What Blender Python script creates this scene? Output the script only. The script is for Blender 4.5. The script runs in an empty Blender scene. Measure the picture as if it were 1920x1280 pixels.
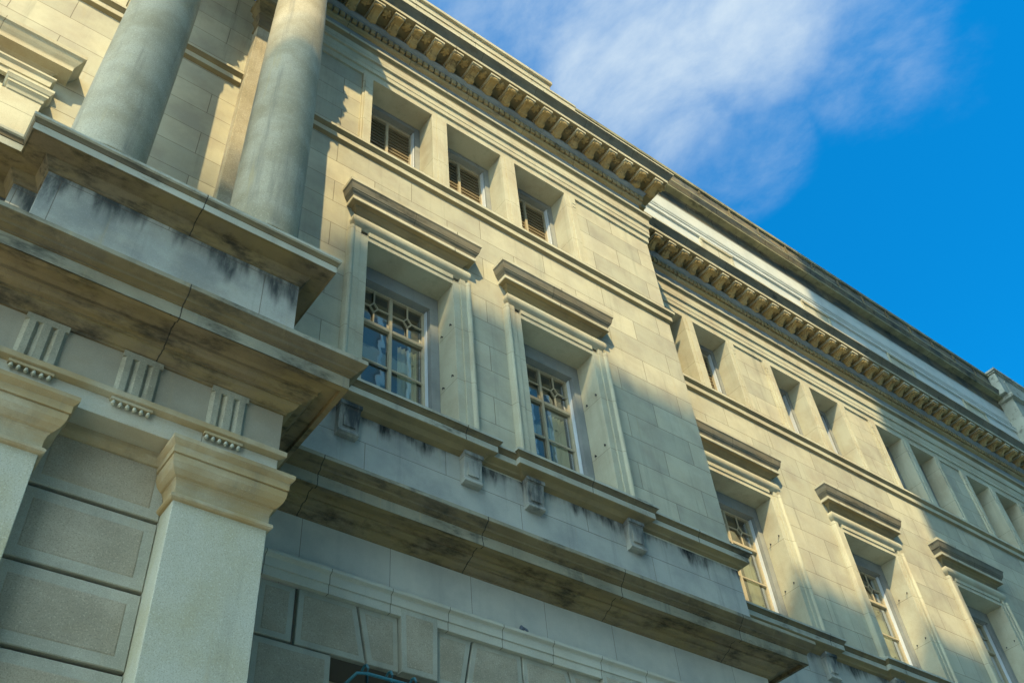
import bpy, bmesh, math, random
from mathutils import Vector, Matrix
random.seed(7)
sc = bpy.context.scene
COL = sc.collection
# ------------------------------------------------------------------ camera
cam_d = bpy.data.cameras.new('camera'); cam = bpy.data.objects.new('camera', cam_d); COL.objects.link(cam)
CR = Vector((0.7992378, -0.5965279, -0.0733030)); CU = Vector((-0.3907474, -0.6084123, 0.6907612)); CF = Vector((0.4566568, 0.5234395, 0.7193578))
cam.matrix_world = Matrix(((CR.x, CU.x, -CF.x, 0.0), (CR.y, CU.y, -CF.y, -7.1502), (CR.z, CU.z, -CF.z, 1.6), (0, 0, 0, 1)))
cam_d.sensor_width = 36; cam_d.lens = 34.609; cam_d.clip_start = 0.1; cam_d.clip_end = 2000
sc.camera = cam
# ------------------------------------------------------------------ exposure, sun, sky
sc.view_settings.view_transform = 'Standard'; sc.view_settings.look = 'None'
sc.view_settings.exposure = 0.58; sc.view_settings.gamma = 1; sc.view_settings.use_curve_mapping = False
SUN_DIR = Vector((-0.352, -0.533, 0.768)).normalized()        # towards the sun
EL = math.asin(SUN_DIR.z); AZ = math.atan2(SUN_DIR.x, SUN_DIR.y)
sl = bpy.data.lights.new('sun', 'SUN'); sl.energy = 5.0; sl.angle = math.radians(0.53); sl.color = (1.0, 0.79, 0.42)
so = bpy.data.objects.new('sun', sl); COL.objects.link(so); so.rotation_euler = SUN_DIR.to_track_quat('Z', 'Y').to_euler()
w = bpy.data.worlds.new('World'); sc.world = w; w.use_nodes = True
nt = w.node_tree; N = nt.nodes; L = nt.links; N.clear()
def wn(t, **k):
    n = N.new(t)
    for a, b in k.items(): setattr(n, a, b)
    return n
out = wn('ShaderNodeOutputWorld'); bg = wn('ShaderNodeBackground'); sky = wn('ShaderNodeTexSky', sky_type='NISHITA')
sky.sun_disc = False; sky.sun_elevation = EL; sky.sun_rotation = AZ % (2 * math.pi); sky.air_density = 1.0; sky.dust_density = 0.15; sky.ozone_density = 3.0
mul = wn('ShaderNodeVectorMath', operation='MULTIPLY'); mul.inputs[1].default_value = (0.018, 1.13, 1.60)
tc = wn('ShaderNodeTexCoord')
nrm = wn('ShaderNodeVectorMath', operation='NORMALIZE'); L.new(tc.outputs['Generated'], nrm.inputs[0])
def lobe(d, c0, c1, vec=None):
    dp = wn('ShaderNodeVectorMath', operation='DOT_PRODUCT'); L.new((vec or nrm).outputs[0], dp.inputs[0]); dp.inputs[1].default_value = Vector(d).normalized()
    mr = wn('ShaderNodeMapRange', interpolation_type='SMOOTHSTEP'); mr.inputs['From Min'].default_value = math.cos(math.radians(c1)); mr.inputs['From Max'].default_value = math.cos(math.radians(c0))
    L.new(dp.outputs['Value'], mr.inputs['Value']); return mr.outputs['Result']
def wm(op, a, b=None, c=None):
    m = wn('ShaderNodeMath', operation=op)
    for i, v in enumerate((a, b, c)):
        if v is None: continue
        if isinstance(v, (int, float)): m.inputs[i].default_value = v
        else: L.new(v, m.inputs[i])
    return m.outputs[0]
def dotn(d):
    dp = wn('ShaderNodeVectorMath', operation='DOT_PRODUCT'); L.new(nrm.outputs[0], dp.inputs[0]); dp.inputs[1].default_value = d; return dp.outputs['Value']
e1 = (CR * 0.80 + CU * 0.60).normalized(); e2 = (CR * -0.60 + CU * 0.80).normalized()       # wisps drift along e1
def wisps(sa, sb, det, dist, off):
    c = wn('ShaderNodeCombineXYZ'); L.new(wm('MULTIPLY', dotn(e1), sa), c.inputs[0]); L.new(wm('MULTIPLY', dotn(e2), sb), c.inputs[1]); c.inputs[2].default_value = off
    q = wn('ShaderNodeTexNoise'); q.inputs['Scale'].default_value = 1; q.inputs['Detail'].default_value = det; q.inputs['Roughness'].default_value = 0.62; q.inputs['Distortion'].default_value = dist; L.new(c.outputs[0], q.inputs['Vector']); return q.outputs['Fac']
lob = None
for d, r0, r1, a in (((0.423, 0.286, 0.86), 0.5, 6.5, 1.0), ((0.426, 0.231, 0.875), 0.5, 6.5, 1.0), ((0.475, 0.177, 0.862), 0.5, 7.5, 0.95), ((0.470, 0.27, 0.84), 0, 6.5, 0.78), ((0.553, 0.114, 0.825), 0, 8.0, 0.42),
                     ((0.53, 0.255, 0.81), 0, 6.5, 0.55), ((0.294, 0.335, 0.895), 0, 9, 0.45), ((0.61, 0.085, 0.79), 0, 5.0, 0.25)):
    v = wm('MULTIPLY', lobe(d, r0, r1), a); lob = v if lob is None else wm('MAXIMUM', lob, v)
dens = wm('ADD', lob, wm('ADD', wm('MULTIPLY', wm('SUBTRACT', wisps(6.5, 10, 8, 0.25, 3.3), 0.5), 1.45), wm('MULTIPLY', wm('SUBTRACT', wisps(20, 27, 7, 0.3, 8.1), 0.5), 0.28)))
dens = wm('MULTIPLY', dens, wm('MINIMUM', wm('MULTIPLY', lob, 3.0), 1.0))
mr = wn('ShaderNodeMapRange', interpolation_type='SMOOTHSTEP'); mr.inputs['From Min'].default_value = 0.06; mr.inputs['From Max'].default_value = 1.62; mr.inputs['To Max'].default_value = 0.95; L.new(dens, mr.inputs['Value'])
mix = wn('ShaderNodeMix', data_type='RGBA'); L.new(mr.outputs['Result'], mix.inputs['Factor'])
L.new(sky.outputs[0], mul.inputs[0]); L.new(mul.outputs[0], mix.inputs[6]); mix.inputs[7].default_value = (4.7, 5.35, 5.6, 1)
sepd = wn('ShaderNodeSeparateXYZ'); L.new(nrm.outputs[0], sepd.inputs[0])
sky_fill = wn('ShaderNodeMapRange', interpolation_type='SMOOTHSTEP'); sky_fill.inputs['From Min'].default_value = 0.02; sky_fill.inputs['From Max'].default_value = 0.42; L.new(wm('SUBTRACT', wm('MULTIPLY', sepd.outputs[1], -1.0), wm('MULTIPLY', sepd.outputs[0], 0.55)), sky_fill.inputs['Value'])
n2 = wn('ShaderNodeTexNoise'); n2.inputs['Scale'].default_value = 3; n2.inputs['Detail'].default_value = 5; L.new(nrm.outputs[0], n2.inputs['Vector'])
bf = wm('MULTIPLY', sky_fill.outputs['Result'], wm('ADD', wm('MULTIPLY', n2.outputs['Fac'], 0.9), 0.5)); bf = wm('MINIMUM', bf, 1.0)
mixb = wn('ShaderNodeMix', data_type='RGBA'); L.new(bf, mixb.inputs['Factor']); L.new(mix.outputs[2], mixb.inputs[6]); mixb.inputs[7].default_value = (16.6, 23.8, 27.2, 1)   # added bright sky behind the camera, out of view, lifts the shade
L.new(mixb.outputs[2], bg.inputs[0]); bg.inputs[1].default_value = 0.12; L.new(bg.outputs[0], out.inputs[0])

# ------------------------------------------------------------------ materials
def stone(name, base, tint=None, speck=0.10, blotch=0.12, joints=None, vjoint=None, crust=0.0, rough_bump=0.0, streak=0.0, stain_col=(0.030, 0.032, 0.026), ochre=0.0, drip=None, gscale=170, ochre_cols=((0.34, 0.245, 0.115), (0.19, 0.15, 0.10))):
    m = bpy.data.materials.new(name); m.use_nodes = True; t = m.node_tree; n = t.nodes; l = t.links
    b = n['Principled BSDF']; b.inputs['Roughness'].default_value = 0.85; b.inputs['Specular IOR Level'].default_value = 0.25
    g = n.new('ShaderNodeNewGeometry'); P = g.outputs['Position']
    def noise(scale, det=4, rough=0.55, vec=None, vs=None):
        q = n.new('ShaderNodeTexNoise'); q.inputs['Scale'].default_value = scale; q.inputs['Detail'].default_value = det; q.inputs['Roughness'].default_value = rough
        src = vec or P
        if vs:
            mm = n.new('ShaderNodeMapping'); mm.inputs['Scale'].default_value = vs; l.new(src, mm.inputs[0]); src = mm.outputs[0]
        l.new(src, q.inputs['Vector']); return q.outputs['Fac']
    def ramp(v, a, c, lo=0.0, hi=1.0):
        r = n.new('ShaderNodeMapRange'); r.interpolation_type = 'SMOOTHSTEP'; r.inputs['From Min'].default_value = a; r.inputs['From Max'].default_value = c
        r.inputs['To Min'].default_value = lo; r.inputs['To Max'].default_value = hi; l.new(v, r.inputs['Value']); return r.outputs['Result']
    def mixc(f, a, c, mode='MIX'):
        x = n.new('ShaderNodeMix'); x.data_type = 'RGBA'; x.blend_type = mode
        if isinstance(f, float): x.inputs['Factor'].default_value = f
        else: l.new(f, x.inputs['Factor'])
        for i, v in ((6, a), (7, c)):
            if isinstance(v, tuple): x.inputs[i].default_value = (*v, 1)
            else: l.new(v, x.inputs[i])
        return x.outputs[2]
    def math_(op, a, c):
        x = n.new('ShaderNodeMath'); x.operation = op
        for i, v in enumerate((a, c)):
            if isinstance(v, (int, float)): x.inputs[i].default_value = v
            else: l.new(v, x.inputs[i])
        return x.outputs[0]
    col = mixc(ramp(noise(1.7, 5, 0.6), 0.35, 0.68), base, tuple(c * (1 - blotch) for c in (tint or base)))
    col = mixc(ramp(noise(0.9, 3, 0.5, vs=(1.5, 1.5, 0.8)), 0.4, 0.7, 0, 0.35), col, (base[0] * 0.93, base[1] * 0.98, base[2] * 1.04))
    if speck: col = mixc(ramp(noise(gscale, 2, 0.7), 0.50, 0.66, 0, speck * 3.0), col, tuple(c * 0.45 for c in base)); col = mixc(ramp(noise(gscale * .7, 1, 0.5, vs=(1.1, 0.9, 1)), 0.58, 0.72, 0, speck * 2.4), col, tuple(min(1, c * 1.35) for c in base))
    if ochre:  # rusty yellow-brown lichen bloom in patches and bands
        col = mixc(ramp(noise(1.3, 5, 0.65, vs=(0.8, 1.2, 2.0)), 0.38, 0.62, 0, ochre), col, ochre_cols[0])
        col = mixc(ramp(noise(2.6, 6, 0.7, vs=(0.9, 1.0, 1.4)), 0.55, 0.75, 0, ochre * 0.8), col, ochre_cols[1])
    if streak:  # vertical rain streaks
        col = mixc(ramp(noise(1.0, 6, 0.65, vs=(5.5, 5.5, 0.35)), 0.52, 0.78, 0, streak), col, (base[0] * 0.33, base[1] * 0.36, base[2] * 0.40))
        col = mixc(ramp(noise(1.0, 4, 0.6, vs=(9, 9, 0.7)), 0.60, 0.78, 0, streak * 0.7), col, (0.42, 0.33, 0.17))
    if crust:  # black crust with an eaten edge
        a = noise(2.1, 9, 0.70, vs=(0.75, 1.7, 2.0))
        col = mixc(ramp(a, 0.56 - crust * 0.18, 0.76 - crust * 0.14, 0, 0.9), col, stain_col)
        col = mixc(ramp(noise(9, 7, 0.75), 0.60, 0.72, 0, min(1, crust)), col, (0.07, 0.065, 0.05))
    if drip:   # black run-off stains with their own ragged lengths, hanging from a ledge
        zt, ln, dcol, amt = drip
        sp = n.new('ShaderNodeSeparateXYZ'); l.new(P, sp.inputs[0])
        reach = math_('MULTIPLY', math_('SUBTRACT', noise(1.0, 5, 0.6, vs=(2.6, 2.6, 0.2)), 0.29), ln * 4.0)
        below = math_('SUBTRACT', zt, sp.outputs[2])
        col = mixc(math_('MULTIPLY', ramp(math_('SUBTRACT', reach, below), -0.03, 0.5 * ln + 0.04, 0, amt), ramp(noise(5, 6, 0.7, vs=(1, 1, .25)), 0.32, 0.62, 0.15, 1)), col, dcol)
    bumpv = noise(95, 4, 0.7)
    bh = 0.0025
    v = n.new('ShaderNodeMath'); v.operation = 'MULTIPLY'; l.new(bumpv, v.inputs[0]); v.inputs[1].default_value = bh; h = v.outputs[0]
    h = math_('ADD', h, math_('MULTIPLY', noise(6, 3, 0.5), 0.004))
    if rough_bump: h = math_('ADD', h, math_('MULTIPLY', noise(34, 5, 0.7), rough_bump))
    for J in (joints, vjoint):
        if not J: continue
        sep = n.new('ShaderNodeSeparateXYZ'); l.new(P, sep.inputs[0]); cmb = n.new('ShaderNodeCombineXYZ')
        wob = math_('MULTIPLY', math_('SUBTRACT', noise(J.get('ws', 7), 3), 0.5), J.get('wob', 0.004))
        l.new(math_('ADD', math_('ADD', (sep.outputs[0] if J['h'] > 20 else math_('ADD', sep.outputs[0], sep.outputs[1])), J.get('x', 0)), wob), cmb.inputs[0]); l.new(math_('ADD', sep.outputs[2], J['z']), cmb.inputs[1])
        br = n.new('ShaderNodeTexBrick'); br.inputs['Scale'].default_value = 1; br.inputs['Brick Width'].default_value = J['w']; br.inputs['Row Height'].default_value = J['h']
        br.inputs['Mortar Size'].default_value = J.get('m', 0.0045); br.inputs['Mortar Smooth'].default_value = 0.25; br.offset = J.get('off', 0.5); br.squash = 1; br.offset_frequency = 2
        k = J.get('var', 0.075); br.inputs['Color1'].default_value = (1 + k * .4, 1 + k * .4, 1 + k * .4, 1); br.inputs['Color2'].default_value = (1 - k, 1 - k * .9, 1 - k * .7, 1); br.inputs['Mortar'].default_value = (1, 1, 1, 1)
        l.new(cmb.outputs[0], br.inputs['Vector'])
        col = mixc(1.0, col, br.outputs['Color'], 'MULTIPLY')
        col = mixc(math_('MULTIPLY', br.outputs['Fac'], J.get('dark', 0.72)), col, J.get('c', (0.10, 0.075, 0.05)))
        h = math_('SUBTRACT', h, math_('MULTIPLY', br.outputs['Fac'], 0.006))
    bp = n.new('ShaderNodeBump'); bp.inputs['Strength'].default_value = 0.55; bp.inputs['Distance'].default_value = 1.0; l.new(h, bp.inputs['Height']); l.new(bp.outputs[0], b.inputs['Normal'])
    l.new(col, b.inputs['Base Color'])
    return m
def plain(name, col, rough=0.6, metal=0.0, noise_amt=0.25, scale=14):
    m = bpy.data.materials.new(name); m.use_nodes = True; t = m.node_tree; n = t.nodes; l = t.links; b = n['Principled BSDF']
    b.inputs['Roughness'].default_value = rough; b.inputs['Metallic'].default_value = metal
    g = n.new('ShaderNodeNewGeometry'); q = n.new('ShaderNodeTexNoise'); q.inputs['Scale'].default_value = scale; q.inputs['Detail'].default_value = 5; l.new(g.outputs['Position'], q.inputs['Vector'])
    x = n.new('ShaderNodeMix'); x.data_type = 'RGBA'; l.new(q.outputs['Fac'], x.inputs['Factor']); x.inputs[6].default_value = (*[c * (1 + noise_amt) for c in col], 1); x.inputs[7].default_value = (*[c * (1 - noise_amt) for c in col], 1)
    l.new(x.outputs[2], b.inputs['Base Color']); return m
ASH = dict(w=1.24, h=0.4675, z=0.117, x=0.37, m=0.005, var=0.17, wob=0.006)
BASE = (0.51, 0.48, 0.345)
M_WALL = stone('ashlar_granite', BASE, tint=(0.50, 0.455, 0.34), joints=ASH, streak=0.42, blotch=0.22, ochre=0.10, ochre_cols=((0.46, 0.36, 0.19), (0.36, 0.32, 0.24)))
M_LOWER = stone('stained_ashlar', (0.45, 0.445, 0.38), tint=(0.39, 0.40, 0.36), joints=dict(w=2.1, h=0.83, z=-0.28 + 0.0, x=0.2, m=0.004), streak=0.55, blotch=0.2, drip=(8.99, 0.24, (0.022, 0.024, 0.022), 1.0))
M_PLAIN = stone('dressed_granite', BASE, tint=(0.52, 0.45, 0.31), streak=0.32, blotch=0.2, joints=dict(w=400, h=0.935, z=0.12, m=0.0035, x=50, var=0.05))
M_SHADE = stone('shaded_granite', (0.30, 0.31, 0.29), tint=(0.24, 0.25, 0.24), streak=0.2)  # greyed copy of the dressed granite, recess shade put into its colour
M_COL = stone('column_granite', (0.45, 0.395, 0.285), tint=(0.37, 0.31, 0.19), blotch=0.2, streak=0.85, ochre=0.15, ochre_cols=((0.36, 0.29, 0.16), (0.24, 0.22, 0.17)), speck=0.2, gscale=90)
M_TRIM = stone('moulded_granite', BASE, tint=(0.50, 0.43, 0.29), vjoint=dict(w=1.35, h=60, z=13, x=0.9, m=0.004, wob=0.03, off=0.0), streak=0.12, ochre=0.18)
VJ = dict(w=1.92, h=60, z=13, x=0.55, m=0.006, wob=0.04, off=0.0, c=(0.03, 0.03, 0.025), dark=0.9)
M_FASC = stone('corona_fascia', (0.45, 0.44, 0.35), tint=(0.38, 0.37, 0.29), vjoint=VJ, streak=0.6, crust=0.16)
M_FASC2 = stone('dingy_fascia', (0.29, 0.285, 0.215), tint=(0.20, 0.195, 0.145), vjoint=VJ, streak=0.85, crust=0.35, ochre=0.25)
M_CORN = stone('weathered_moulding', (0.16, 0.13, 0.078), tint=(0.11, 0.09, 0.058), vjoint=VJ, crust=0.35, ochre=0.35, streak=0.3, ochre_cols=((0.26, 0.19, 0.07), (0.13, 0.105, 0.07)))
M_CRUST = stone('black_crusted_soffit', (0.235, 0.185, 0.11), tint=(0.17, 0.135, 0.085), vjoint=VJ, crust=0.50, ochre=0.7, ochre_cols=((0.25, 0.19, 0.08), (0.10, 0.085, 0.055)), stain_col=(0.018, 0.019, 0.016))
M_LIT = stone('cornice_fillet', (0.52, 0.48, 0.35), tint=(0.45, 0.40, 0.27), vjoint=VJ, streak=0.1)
M_CYMA = stone('dark_cyma', (0.20, 0.185, 0.14), tint=(0.13, 0.125, 0.10), vjoint=dict(w=1.23, h=60, z=13, x=0.4, m=0.005, wob=0.02, off=0.0, c=(0.04, 0.035, 0.025), dark=0.8), crust=0.05, ochre=0.45, streak=0.45, ochre_cols=((0.24, 0.19, 0.11), (0.11, 0.10, 0.08)))  # darker stone for the cyma segments, with streaks and ochre blotches
M_TOP = stone('modillion_cornice', (0.40, 0.31, 0.17), tint=(0.33, 0.25, 0.13), vjoint=dict(w=1.23, h=60, z=13, x=0.4, m=0.005, wob=0.03, off=0.0, c=(0.04, 0.035, 0.025), dark=0.8), crust=0.06, ochre=0.5, ochre_cols=((0.40, 0.28, 0.10), (0.22, 0.17, 0.10)))
M_MOD = stone('modillion_stone', (0.46, 0.34, 0.16), tint=(0.36, 0.26, 0.12), crust=0.30, ochre=0.5, speck=0.05, ochre_cols=((0.46, 0.31, 0.11), (0.20, 0.15, 0.08)))
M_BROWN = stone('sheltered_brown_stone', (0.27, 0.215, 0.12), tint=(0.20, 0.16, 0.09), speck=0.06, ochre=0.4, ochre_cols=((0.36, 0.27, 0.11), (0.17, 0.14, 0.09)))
M_PED = stone('stained_pedestal', (0.43, 0.43, 0.37), tint=(0.33, 0.34, 0.31), joints=dict(w=1.9, h=0.62, z=0.42, x=0.1, m=0.004), streak=0.7, drip=(9.02, 0.46, (0.05, 0.058, 0.058), 1.0), blotch=0.3, ochre=0.12)
M_RUST = stone('rusticated_granite', (0.40, 0.36, 0.27), tint=(0.33, 0.30, 0.22), speck=0.20, gscale=95, rough_bump=0.013, blotch=0.15, ochre=0.12)
M_MARG = stone('drafted_margin', (0.41, 0.40, 0.32), tint=(0.34, 0.34, 0.27), speck=0.14, streak=0.35)
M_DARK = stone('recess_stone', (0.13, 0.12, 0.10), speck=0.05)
M_PILA = stone('pilaster_granite', (0.45, 0.45, 0.36), tint=(0.43, 0.40, 0.26), streak=0.35, speck=0.16, gscale=110, blotch=0.1)
M_CAPT = stone('pilaster_capital_stone', (0.44, 0.39, 0.27), tint=(0.36, 0.28, 0.15), ochre=0.65, streak=0.55, blotch=0.2, ochre_cols=((0.36, 0.25, 0.10), (0.20, 0.16, 0.10)))
M_ATTIC = stone('pale_attic_stone', (0.56, 0.57, 0.52), tint=(0.50, 0.52, 0.48), speck=0.03, blotch=0.05, streak=0.15)
M_WOOD = plain('painted_window_wood', (0.46, 0.39, 0.26), 0.55, noise_amt=0.12, scale=30)
M_ALU = plain('white_metal_strip', (0.62, 0.66, 0.70), 0.4, noise_amt=0.05)
M_LOUV = plain('yellowed_louvre', (0.15, 0.115, 0.06), 0.6, noise_amt=0.2, scale=8)
M_CURT = plain('cream_curtain', (0.50, 0.46, 0.33), 0.9, noise_amt=0.12, scale=3)
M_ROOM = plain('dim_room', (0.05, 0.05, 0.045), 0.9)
M_IRON = plain('teal_painted_iron', (0.035, 0.16, 0.20), 0.45, noise_amt=0.3, scale=25)
M_IRONB = plain('rusted_iron', (0.03, 0.03, 0.035), 0.6)
M_CAP = plain('dark_cap_metal', (0.07, 0.09, 0.12), 0.6, noise_amt=0.5, scale=40)  # dark metal of the small cap on the ledge
M_ROOF = plain('grey_roof', (0.12, 0.12, 0.12), 0.8)
def glassm(name, tint, refl, trans=True, rough=0.015):
    m = bpy.data.materials.new(name); m.use_nodes = True; t = m.node_tree; n = t.nodes; l = t.links; n.remove(n['Principled BSDF'])
    o = n['Material Output']; gl = n.new('ShaderNodeBsdfGlossy'); gl.inputs['Roughness'].default_value = rough; gl.inputs['Color'].default_value = (0.85, 0.86, 0.82, 1)
    tr = n.new('ShaderNodeBsdfTransparent' if trans else 'ShaderNodeBsdfDiffuse'); tr.inputs['Color'].default_value = (*tint, 1)
    lw = n.new('ShaderNodeLayerWeight'); lw.inputs['Blend'].default_value = refl
    g = n.new('ShaderNodeNewGeometry'); q = n.new('ShaderNodeTexNoise'); q.inputs['Scale'].default_value = 1.6; q.inputs['Detail'].default_value = 2; l.new(g.outputs['Position'], q.inputs['Vector'])
    bp = n.new('ShaderNodeBump'); bp.inputs['Strength'].default_value = 0.12; bp.inputs['Distance'].default_value = 0.02; l.new(q.outputs['Fac'], bp.inputs['Height']); l.new(bp.outputs[0], gl.inputs['Normal'])
    mx = n.new('ShaderNodeMixShader'); l.new(lw.outputs['Facing'], mx.inputs[0]); l.new(tr.outputs[0], mx.inputs[1]); l.new(gl.outputs[0], mx.inputs[2]); l.new(mx.outputs[0], o.inputs[0]); return m
M_GLASS = glassm('window_glass', (0.72, 0.80, 0.74), 0.42)
M_OGLASS = glassm('office_glass', (0.22, 0.27, 0.31), 0.12, trans=False, rough=0.12)

# ------------------------------------------------------------------ mesh helpers
def zone(seg, a, b):      # material slot of a profile segment, by its mid height
    z = (a[1] + b[1]) / 2
    for zm, i in seg:
        if z < zm: return i
    return seg[-1][1]
class MB:
    def __init__(s): s.v = []; s.f = []; s.mi = []
    def face(s, pts, mi=0):
        b = len(s.v); s.v += [tuple(p) for p in pts]; s.f.append(tuple(range(b, b + len(pts)))); s.mi.append(mi)
    def box(s, x0, x1, y0, y1, z0, z1, mi=0):
        b = len(s.v); s.v += [(x0, y0, z0), (x1, y0, z0), (x1, y1, z0), (x0, y1, z0), (x0, y0, z1), (x1, y0, z1), (x1, y1, z1), (x0, y1, z1)]
        for q in ((0, 3, 2, 1), (4, 5, 6, 7), (0, 1, 5, 4), (1, 2, 6, 5), (2, 3, 7, 6), (3, 0, 4, 7)): s.f.append(tuple(b + i for i in q)); s.mi.append(mi)
    def sweep(s, prof, path, mi=0, step=1.0, jit=0.0, seg=None):
        # prof: (p outward, z) bottom to top; path: plan polyline, outward is to the right of travel
        n = len(path); dirs = []
        for i in range(n - 1):
            d = Vector((path[i + 1][0] - path[i][0], path[i + 1][1] - path[i][1])).normalized(); dirs.append(d)
        cols = []
        for i in range(n):
            a = dirs[max(i - 1, 0)]; c = dirs[min(i, n - 2)]
            na = Vector((a.y, -a.x)); nc = Vector((c.y, -c.x)); m = na + nc; m = m / (m.dot(na)) if m.length > 1e-6 else na
            if i in (0, n - 1): m = na if i else nc
            cols.append([(path[i][0] + m.x * p, path[i][1] + m.y * p, z) for p, z in prof])
        for i in range(n - 1):
            Ls = (Vector(path[i + 1]) - Vector(path[i])).length; k = max(1, int(Ls / step))
            prev = cols[i]
            for j in range(1, k + 1):
                t = j / k; cur = [tuple(u + (v - u) * t for u, v in zip(A, B)) for A, B in zip(cols[i], cols[i + 1])]
                if jit and j < k: cur = [(a, b_ + random.uniform(-jit, jit), c_ + random.uniform(-jit, jit)) for a, b_, c_ in cur]
                for q in range(len(prof) - 1): s.face((prev[q], cur[q], cur[q + 1], prev[q + 1]), zone(seg, prof[q], prof[q + 1]) if seg else mi)
                prev = cur
        for e, flip in ((0, False), (n - 1, True)):
            c = cols[e]; poly = list(c) + [(path[e][0], path[e][1], prof[-1][1]), (path[e][0], path[e][1], prof[0][1])]
            s.face(poly[::-1] if flip else poly, mi)
    def lathe(s, prof, cx, cy, seg=48, mi=0):
        for i in range(seg):
            a, c = 2 * math.pi * i / seg, 2 * math.pi * (i + 1) / seg
            for (r0, z0), (r1, z1) in zip(prof, prof[1:]):
                s.face(((cx + r0 * math.cos(a), cy + r0 * math.sin(a), z0), (cx + r0 * math.cos(c), cy + r0 * math.sin(c), z0), (cx + r1 * math.cos(c), cy + r1 * math.sin(c), z1), (cx + r1 * math.cos(a), cy + r1 * math.sin(a), z1)), mi)
    def tube(s, pts, r, seg=8, mi=0):
        rings = []
        for i, p in enumerate(pts):
            a = Vector(pts[max(i - 1, 0)]); c = Vector(pts[min(i + 1, len(pts) - 1)]); d = (c - a).normalized()
            u = d.cross(Vector((0, 0, 1))); u = u.normalized() if u.length > 1e-3 else Vector((1, 0, 0)); v = d.cross(u)
            rings.append([Vector(p) + u * r * math.cos(t * 2 * math.pi / seg) + v * r * math.sin(t * 2 * math.pi / seg) for t in range(seg)])
        for A, B in zip(rings, rings[1:]):
            for t in range(seg): s.face((A[t], A[(t + 1) % seg], B[(t + 1) % seg], B[t]), mi)
        s.face(rings[0][::-1], mi); s.face(rings[-1], mi)
    def extrude_x(s, poly, x0, x1, mi=0):   # poly of (y,z)
        n = len(poly)
        for i in range(n):
            a, c = poly[i], poly[(i + 1) % n]; s.face(((x0, *a), (x1, *a), (x1, *c), (x0, *c)), mi)
        s.face([(x0, *p) for p in poly], mi); s.face([(x1, *p) for p in poly[::-1]], mi)
    def blob(s, c, rx, ry, rz, mi=0, seg=12, rings=8):
        P = lambda i, j: (c[0] + rx * math.sin(math.pi * i / rings) * math.cos(2 * math.pi * j / seg), c[1] + ry * math.sin(math.pi * i / rings) * math.sin(2 * math.pi * j / seg), c[2] + rz * math.cos(math.pi * i / rings))
        for i in range(rings):
            for j in range(seg): s.face((P(i, j), P(i + 1, j), P(i + 1, j + 1), P(i, j + 1)), mi)
    def build(s, name, mats, parent=None, loc=(0, 0, 0), bevel=0.0, smooth=False, label=None):
        me = bpy.data.meshes.new(name); me.from_pydata(s.v, [], s.f)
        mats = mats if isinstance(mats, (list, tuple)) else [mats]
        for m in mats: me.materials.append(m)
        for p, i in zip(me.polygons, s.mi): p.material_index = i
        bm = bmesh.new(); bm.from_mesh(me); bmesh.ops.remove_doubles(bm, verts=bm.verts, dist=2e-5); bmesh.ops.recalc_face_normals(bm, faces=bm.faces)
        bm.to_mesh(me); bm.free()
        if smooth:
            for p in me.polygons: p.use_smooth = True
            try: me.set_sharp_from_angle(angle=math.radians(35))
            except Exception: pass
        o = bpy.data.objects.new(name, me); COL.objects.link(o); o.location = loc
        if parent: o.parent = parent
        if bevel:
            b = o.modifiers.new('bevel', 'BEVEL'); b.width = bevel; b.segments = 2; b.limit_method = 'ANGLE'; b.angle_limit = math.radians(40)
        if label: o['label'] = label
        return o
def thing(name, label, cat, loc=(0, 0, 0), group=None, kind=None):
    o = bpy.data.objects.new(name, None); COL.objects.link(o); o.location = loc; o['label'] = label; o['category'] = cat
    if group: o['group'] = group
    return o
def copy_tree(o, parent, loc=None):
    c = o.copy(); COL.objects.link(c); c.parent = parent
    if loc is not None: c.location = loc
    for ch in o.children: copy_tree(ch, c)
    return c
def arc(pc, zc, r, a0, a1, n=5): return [(pc + r * math.cos(math.radians(a0 + (a1 - a0) * i / n)), zc + r * math.sin(math.radians(a0 + (a1 - a0) * i / n))) for i in range(n + 1)]

# ------------------------------------------------------------------ ground
g = MB(); g.face(((-300, -300, 0), (400, -300, 0), (400, 300, 0), (-300, 300, 0)))
o = g.build('ground', plain('pale_ground', (0.30, 0.27, 0.22), 0.9, noise_amt=0.3, scale=6)); o['kind'] = 'structure'
g = MB(); g.box(-60, 90, -21.9, -1.7, 0.004, 0.14); o = g.build('bounce_pavement', plain('bounce_paving', (0.60, 0.52, 0.38), 0.85, noise_amt=0.15, scale=2)); o['kind'] = 'structure'  # out of view, widened and paled to bounce light up onto the front

# ------------------------------------------------------------------ the classical building
B = thing('classical_building', 'weathered pale granite building with paired portico columns, rusticated base and long modillion cornice', 'building')
YC = 1.024; XB = 9.89; XE = 34.0
def wall(name, x0, x1, z0, z1, y, holes, mat, thick=0.75, label=None):
    m = MB(); xs = sorted({x0, x1} | {h[0] for h in holes} | {h[1] for h in holes}); zs = sorted({z0, z1} | {h[2] for h in holes} | {h[3] for h in holes})
    def solid(xa, xb, za, zb):
        cx, cz = (xa + xb) / 2, (za + zb) / 2
        return not any(h[0] < cx < h[1] and h[2] < cz < h[3] for h in holes)
    for xa, xb in zip(xs, xs[1:]):
        if xb <= x0 or xa >= x1: continue
        for za, zb in zip(zs, zs[1:]):
            if zb <= z0 or za >= z1: continue
            if solid(xa, xb, za, zb): m.box(xa, xb, y, y + thick, za, zb)
    return m.build(name, mat, B, label=label)
WB = [4.56, 7.09]; WC = [12.0, 15.6, 19.2, 22.8, 26.4]; AB = [4.396, 5.820, 7.242]; AC = []
for c in (11.88, 15.5, 19.1, 22.68, 26.3): AC += [c - 0.635, c + 0.635]
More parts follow.
